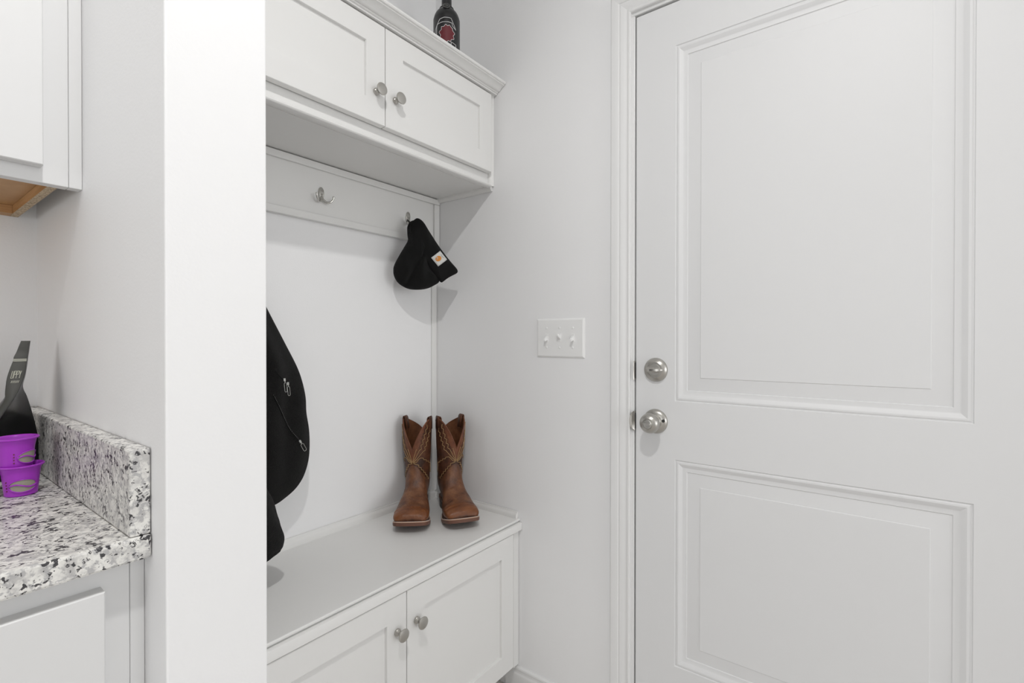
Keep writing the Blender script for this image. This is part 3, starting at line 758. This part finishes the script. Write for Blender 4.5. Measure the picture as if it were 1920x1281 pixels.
sleeve([(.47, 1.19, 1.46, .045), (.455, 1.165, 1.30, .058), (.462, 1.15, 1.1, .06), (.488, 1.14, .93, .058), (.512, 1.14, .83, .052), (.540, 1.14, .765, .050), (.562, 1.14, .70, .048), (.565, 1.14, .666, .044), (.565, 1.14, .657, .042)])
sleeve([(.42, 1.20, 1.40, .045), (.39, 1.16, 1.2, .05), (.385, 1.10, 1.0, .05), (.395, 1.06, .86, .047), (.405, 1.05, .76, .044), (.406, 1.05, .70, .042)])
def jp(x, z, off=.001):
    p, n_ = surf(body, (x, .9, z), (0, 1, 0))
    return (p if p is not None else Vector((x, 1.17, z)))+Vector((0, -off, 0))
def P5(px, py, y=1.222):
    rx = (_f+_r2*((px-960)/FPX)-_u2*((py-640.5)/FPX)); t = y/rx.y; return (rx.x*t, rx.z*t+CAMH)
zl = smoothpts([P5(512, 741), P5(524, 764), P5(536, 785), P5(547, 807), P5(557, 820), P5(564, 829)], 5)
bm = bmesh.new(); tube(bm, [jp(x, z, .0002) for x, z in zl], .0032, 6, flat=.6); finish('zip_tape', bm, m_knit, JK, smooth=True)
bm = bmesh.new(); acc = 0
L2 = [jp(x, z, .0026) for x, z in zl]
for a, b_ in zip(L2, L2[1:]):
    ln = (b_-a).length; n_ = max(1, int(ln/.0032))
    for k in range(n_):
        c = a.lerp(b_, k/n_); d = (b_-a).normalized(); s_ = Vector((d.z, 0, -d.x)); tube(bm, [c-s_*.0009, c+s_*.0009], .0004, 4)
tag(finish('zip_teeth', bm, m_zip, JK), None, kind='stuff')
def pull(px, py, qx, qy, w_=.003):
    a = Vector((P5(px, py)[0], 0, P5(px, py)[1])); b_ = Vector((P5(qx, qy)[0], 0, P5(qx, qy)[1])); d = (b_-a).normalized(); s_ = Vector((d.z, 0, -d.x)); L_ = (b_-a).length
    y = min(jp(a.x, a.z).y, jp(b_.x, b_.z).y)-.004
    bm = bmesh.new(); R = lambda t, u: Vector((0, y, 0))+a+d*L_*t+s_*w_*u
    bmb = bmesh.new(); bx(bmb, -.0028, .0028, -.003, .003, -.004, .004)
    for v_ in bmb.verts: v_.co = Vector((0, y+.003, 0))+a+d*(v_.co.z-.001)+s_*v_.co.x+Vector((0, v_.co.y, 0))
    sl = finish('zip_slider', bmb, m_zip, JK, bevel=.0008)
    tube(bm, [R(.22, -.6), R(.3, -1), R(.92, -1), R(1, -.6), R(1, .6), R(.92, 1), R(.3, 1), R(.22, .6)], .0006, 6, closed=True)
    tube(bm, [R(0, 0), R(.25, 0)], .0012, 6)
    finish('zip_pull', bm, m_zip, sl, smooth=True)
pull(533, 713, 535.5, 735); pull(541.5, 720.5, 543.5, 742); pull(564, 829, 573, 845, .0040)
bm = bmesh.new(); tube(bm, [jp(*P5(*q), .0005) for q in ((514, 694), (520, 702), (527, 709), (534, 713), (543, 721))], .0018, 5); finish('pocket_seam', bm, m_knit, JK, smooth=True)
bm = bmesh.new(); tube(bm, [Vector((.494, 1.305, 1.572)), Vector((.494, 1.29, 1.560)), Vector((.494, 1.275, 1.556)), Vector((.494, 1.262, 1.565))], .003, 6); finish('hanging_loop', bm, m_knit, JK, smooth=True)

# ------------------------------------------------------------------ cowboy boots
# side profile sections: B (back/bottom) and T (top/front) in (y forward, z), half width, lower boxiness
SEC = [  # By, Bz, Ty, Tz, W
 (.284, .038, .285, .046, .037), (.277, .034, .278, .058, .0500), (.262, .028, .262, .067, .0550), (.240, .022, .238, .072, .0565), (.210, .015, .205, .078, .0550), (.175, .013, .174, .092, .0510),
 (.135, .024, .147, .110, .0430), (.085, .034, .131, .133, .0390), (.030, .040, .1215, .157, .0385), (.004, .052, .1165, .178, .0395), (.000, .085, .1145, .196, .0415), (.003, .130, .1145, .215, .0440), (.001, .180, .1165, .238, .0465), (-.003, .235, .120, .265, .0485), (-.006, .285, .124, .300, .0500), (-.008, .345, .127, .345, .0510)]
SS = smoothpts(SEC, 8); NS = len(SS)-1
TW = [0.0]
def bpt(u, phi, off=0.0):
    p = bpt0(u, phi, off)
    k = max(0, min(1, (u-.45)/.25)); k = k*k*(3-2*k)*TW[0]
    y = p.y-.056; c, s_ = math.cos(k), math.sin(k)
    return Vector((p.x*c-y*s_, .056+p.x*s_+y*c, p.z))
def bpt0(u, phi, off=0.0):
    u = max(0, min(1, u))*NS; i = min(int(u), NS-1); t = u-i
    By, Bz, Ty, Tz, W = (lerp(SS[i][k], SS[i+1][k], t) for k in range(5))
    c = math.cos(phi); s_ = math.sin(phi)
    foot = max(0, min(1, (.62-u/NS)/.25))          # 1 at the foot, 0 in the shaft
    pw = lerp(.95, .5, foot) if c < 0 else lerp(.95, .78, foot)
    x = (W+off)*math.copysign(abs(s_)**pw, s_)
    d = Vector((0, Ty-By, Tz-Bz)); a = d.length/2; d.normalize(); C_ = Vector((0, (Ty+By)/2, (Tz+Bz)/2))
    cc_ = c
    if foot > 0 and c < 0: cc_ = lerp(c, math.copysign(abs(c)**.8, c), foot)
    p = C_+d*(a+off)*cc_; return Vector((x, p.y, p.z))
def uh(z, phi):   # parameter u with the given height on column phi (search the shaft part)
    lo, hi = .35, 1.0
    for _ in range(26):
        m__ = (lo+hi)/2
        if bpt(m__, phi).z < z: lo = m__
        else: hi = m__
    return (lo+hi)/2
def top_h(phi):   # scalloped top line: deep V at the front, shallow dip behind
    a = abs((phi+PI) % (2*PI)-PI)          # 0 front, PI back
    if a < PI/2:
        t = a/(PI/2); return .232+.1065*(1-(1-min(1, t*1.05))**1.9)
    t = (PI-a)/(PI/2); return .283+.0555*min(1, t*1.08)**.65
def mk_boot(name, toe, heel, label, mirror):
    TW[0] = -mirror*math.radians(13)
    toe = Vector(toe); heel = Vector(heel); d = (toe-heel); ang = math.atan2(d.y, d.x)-PI/2
    root = bpy.data.objects.new(name, None); COL.objects.link(root); root.empty_display_size = .05
    root.location = (heel.x, heel.y, ZS); root.rotation_euler = (0, 0, ang); root.scale = (.93, .9, .935)
    tag(root, label, 'boot', 'pair of brown cowboy boots on the bench')
    MW = Matrix.Translation((heel.x, heel.y, ZS)) @ Matrix.Rotation(ang, 4, 'Z')
    def part(nm, bm, m, parent=root, **kw):
        smooth = kw.pop('smooth', True)
        bmesh.ops.remove_doubles(bm, verts=bm.verts, dist=1e-6); bmesh.ops.recalc_face_normals(bm, faces=bm.faces)
        me = bpy.data.meshes.new(nm); bm.to_mesh(me); bm.free(); 
        for mm in (m if isinstance(m, list) else [m]): me.materials.append(mm)
        for p in me.polygons: p.use_smooth = smooth
        if kw.get('auto'): me.set_sharp_from_angle(angle=math.radians(kw['auto']))
        o = bpy.data.objects.new(nm, me); COL.objects.link(o); o.parent = parent; return o
    K = 72
    # shaft shell with thickness
    bm = bmesh.new(); NR = 40; outer = []; inner = []
    for k in range(K):
        ph = 2*PI*k/K; u1 = uh(top_h(ph), ph); u0 = .40
        outer.append([bm.verts.new(bpt(lerp(u0, u1, j/NR), ph)) for j in range(NR+1)])
        inner.append([bm.verts.new(bpt(lerp(u0, u1, j/NR), ph, -.003)) for j in range(NR+1)])
    for k in range(K):
        k2 = (k+1) % K
        for j in range(NR):
            f1 = bm.faces.new((outer[k][j], outer[k2][j], outer[k2][j+1], outer[k][j+1])); f2 = bm.faces.new((inner[k][j], inner[k][j+1], inner[k2][j+1], inner[k2][j]))
            f2.material_index = 1
            ph = 2*PI*(k+.5)/K; a = abs((ph+PI) % (2*PI)-PI)
            z = (outer[k][j].co.z+outer[k2][j+1].co.z)/2
            if a < .22+(z-.2)*6.2*(1 if z > .2 else 0) and z > .19 and a < 1.0: f1.material_index = 2
        bm.faces.new((outer[k][NR], outer[k2][NR], inner[k2][NR], inner[k][NR]))
    sh = part('shaft', bm, [m_shaft, m_lining, m_panelL], auto=50)
    # collar binding along the top edge
    bm = bmesh.new(); tube(bm, [bpt(uh(top_h(2*PI*k/144)-.001, 2*PI*k/144), 2*PI*k/144, -.0015) for k in range(144)], .0024, 6, closed=True); part('top_binding', bm, m_panelL, sh)
    # pull straps
    for sgn in (1, -1):
        bm = bmesh.new(); rows = []
        for i in range(15):
            t = i/14; a = PI*t
            hgt = .336+.012*math.sin(a) if 0 < t < 1 else .30
            off = .004*math.cos(a) if 0 < t < 1 else (.004 if t == 0 else -.006)
            if off < 0: off *= 2.2
            rows.append([bpt(1, sgn*PI/2)+Vector((sgn*off, 0, 0)) for _ in (0, 1)])
            ta = TW[0]; base_ = bpt(.98, sgn*PI/2); ax_ = Vector((math.cos(ta), math.sin(ta), 0))*sgn; ay_ = Vector((-math.sin(ta), math.cos(ta), 0))
            rows[-1] = [bm.verts.new((base_+ax_*(off-.002)+ay_*(-.014+.028*q_)).xy[:]+(hgt,)) for q_ in (0, 1)]
        for A, B in zip(rows, rows[1:]): bm.faces.new((A[0], A[1], B[1], B[0]))
        o = part('pull_strap', bm, m_shaft); md = o.modifiers.new('solid', 'SOLIDIFY'); md.thickness = .0028
    # foot: vamp and heel counter over the shaft
    def vtop(phi):
        a = abs((phi+PI) % (2*PI)-PI)/PI     # 0 front .. 1 back
        return interp([(0, .178), (.07, .176), (.14, .167), (.24, .149), (.36, .132), (.5, .121), (.62, .119), (.8, .128), (1, .138)], a)
    bm = bmesh.new(); NV = 56; cols = []
    for k in range(K):
        ph = 2*PI*k/K; u1 = uh(vtop(ph), ph)
        cols.append([bm.verts.new(bpt(u1*(j/NV), ph, .0016 if j < NV else .0004)+Vector((noise.noise(Vector((ph*2, j*.16, 1)))*.0015 if 12 < j < 50 else 0, 0, noise.noise(Vector((ph*1.2, j*.45, 4)))*.0018 if 14 < j < 46 and math.cos(ph) > 0 else 0))) for j in range(NV+1)])
    for k in range(K):
        k2 = (k+1) % K
        for j in range(NV):
            f = bm.faces.new((cols[k][j], cols[k2][j], cols[k2][j+1], cols[k][j+1]))
            yy = f.calc_center_median().y
            if yy > .228+.008*math.cos(2*PI*k/K): f.material_index = 1
    bm.faces.new([cols[k][0] for k in range(K)])
    part('vamp', bm, [m_vamp, m_toe])
    # stitching
    def path(pts, rad=.00085, off=.0022, jag=0):
        P_ = []
        for (a0, z0), (a1, z1) in zip(pts, pts[1:]):
            n_ = 4
            for q_ in range(n_):
                a = math.radians(lerp(a0, a1, q_/n_)); z = lerp(z0, z1, q_/n_); P_.append((a, z))
        P_.append((math.radians(pts[-1][0]), pts[-1][1]))
        return [bpt(uh(z, a), a, off) for a, z in P_]
    def zig(a0, z0, a1, z1, n_, amp):
        out_ = []
        for i in range(n_+1):
            t = i/n_; a = lerp(a0, a1, t); z = lerp(z0, z1, t)
            out_.append((a, z)); 
            if i < n_: out_.append((a+(a1-a0)/n_*.55+amp, z+(z1-z0)/n_*.2))
        return out_
    bm = bmesh.new()
    for sg in (1, -1):
        F = lambda L__: [(sg*a, z) for a, z in L__]
        for pth in ([(2, .188), (16, .206), (30, .232)]+zig(30, .232, 62, .322, 5, 5), [(3, .187), (22, .201), (46, .226)]+zig(46, .226, 78, .305, 5, 6),
                    [(3, .186), (16, .188), (30, .200), (36, .203)]+zig(36, .203, 96, .172, 4, 4)+[(104, .140)], [(3, .184), (14, .181)]+zig(14, .181, 84, .118, 6, 5),
                    [(2, .186), (14, .194), (22, .200)], [(1, .189), (9, .212), (18, .236)]):
            tube(bm, path(F(pth)), .0011, 5)
    part('stitching', bm, m_stitch, sh)
    # sole, welt and heel
    OUT = [(-.006, .0), (-.003, .020), (.008, .031), (.030, .0355), (.055, .034), (.085, .0325), (.120, .037), (.155, .050), (.190, .0585), (.220, .0605), (.250, .0595), (.272, .0565), (.285, .050), (.292, .038), (.2955, .020), (.296, 0)]
    half = smoothpts([(y, x) for y, x in OUT], 4); loop = [(x, y) for y, x in half]+[(-x, y) for y, x in half[-2:0:-1]]
    def bz(y): return interp([(-.01, .033), (.058, .033), (.075, .026), (.105, .014), (.145, .003), (.175, .0), (.21, .004), (.25, .015), (.27, .021), (.30, .029)], y)
    bm = bmesh.new(); A = [bm.verts.new((x*.97, y, bz(y))) for x, y in loop]; B = [bm.verts.new((x, y, bz(y)+.003)) for x, y in loop]; C2 = [bm.verts.new((x, y, bz(y)+.0105)) for x, y in loop]; D2 = [bm.verts.new((x*.9, .15+(y-.15)*.97, bz(y)+.0125)) for x, y in loop]
    n_ = len(loop)
    for X_, Y_ in ((A, B), (B, C2), (C2, D2)):
        for i in range(n_): bm.faces.new((X_[i], X_[(i+1) % n_], Y_[(i+1) % n_], Y_[i]))
    bm.faces.new(A); bm.faces.new(D2)
    so = part('sole', bm, m_sole, auto=40)
    bm = bmesh.new(); pts_ = [(x*.955, .15+(y-.15)*.985, bz(y)+.0128) for x, y in loop if y > .07]
    # keep the front part of the loop in order
    fr_ = [(x*.965, .15+(y-.15)*.985, bz(y)+.0118) for y, x in half if y > .07]; fr_ = fr_+[(-x, y, z) for x, y, z in fr_[-2::-1]]
    tube(bm, fr_, .0022, 6, flat=.8); part('welt', bm, m_welt, so)
    bm = bmesh.new()
    for i in range(0, len(fr_)-1):
        a, b_ = Vector(fr_[i]), Vector(fr_[i+1]); n2 = max(1, int((b_-a).length/.0032))
        for q_ in range(n2):
            c = a.lerp(b_, (q_+.2)/n2)+Vector((0, 0, .0021)); e = a.lerp(b_, (q_+.7)/n2)+Vector((0, 0, .0021)); tube(bm, [c, e], .0006, 4)
    part('welt_stitching', bm, m_white, so)
    hp = [(x*.98, y) for x, y in loop if y < .066]; hp = sorted(hp, key=lambda p: math.atan2(p[1]-.03, p[0]))
    bm = bmesh.new(); n_ = len(hp); layers = [[bm.verts.new((x*sc, .03+(y-.03)*sc, z)) for x, y in hp] for z, sc in ((.0, .90), (.002, .92), (.0075, .93), (.0082, .915), (.033, .99))]
    for X_, Y_ in zip(layers, layers[1:]):
        for i in range(n_): bm.faces.new((X_[i], X_[(i+1) % n_], Y_[(i+1) % n_], Y_[i]))
    bm.faces.new(layers[0]); bm.faces.new(layers[-1])
    part('heel', bm, m_rub, auto=35)
    return root
mk_boot('cowboy_boot', (1.013, 1.146), (1.199, 1.307), 'brown cowboy boot with tan stitching, left one, nearer the back panel', 1)
mk_boot('cowboy_boot', (1.127, 1.029), (1.269, 1.242), 'brown cowboy boot with tan stitching, right one, beside the side wall', -1)

# ------------------------------------------------------------------ ceiling lamp (behind the view)
CL = thing('ceiling_light', (0, 0, ZC), 'round flush ceiling light above the camera position', 'ceiling light')
bm = bmesh.new(); lathe(bm, [(0, 0), (.15, 0), (.15, -.03), (.14, -.035), (0, -.035)], (0, 0, ZC-.0005), (0, 0, 1), 40); finish('lamp_pan', bm, m_nickel, CL, auto=30)
m_glass = mat('lamp_glass', (.9, .9, .88), .4); N, L, b = nodes(m_glass); b.inputs['Emission Color'].default_value = (1, .97, .93, 1); b.inputs['Emission Strength'].default_value = 2
bm = bmesh.new(); lathe(bm, [(.13, -.036), (.125, -.06), (.10, -.085), (.06, -.1), (0, -.105)], (0, 0, ZC-.0005), (0, 0, 1), 40); finish('lamp_shade', bm, m_glass, CL, smooth=True)
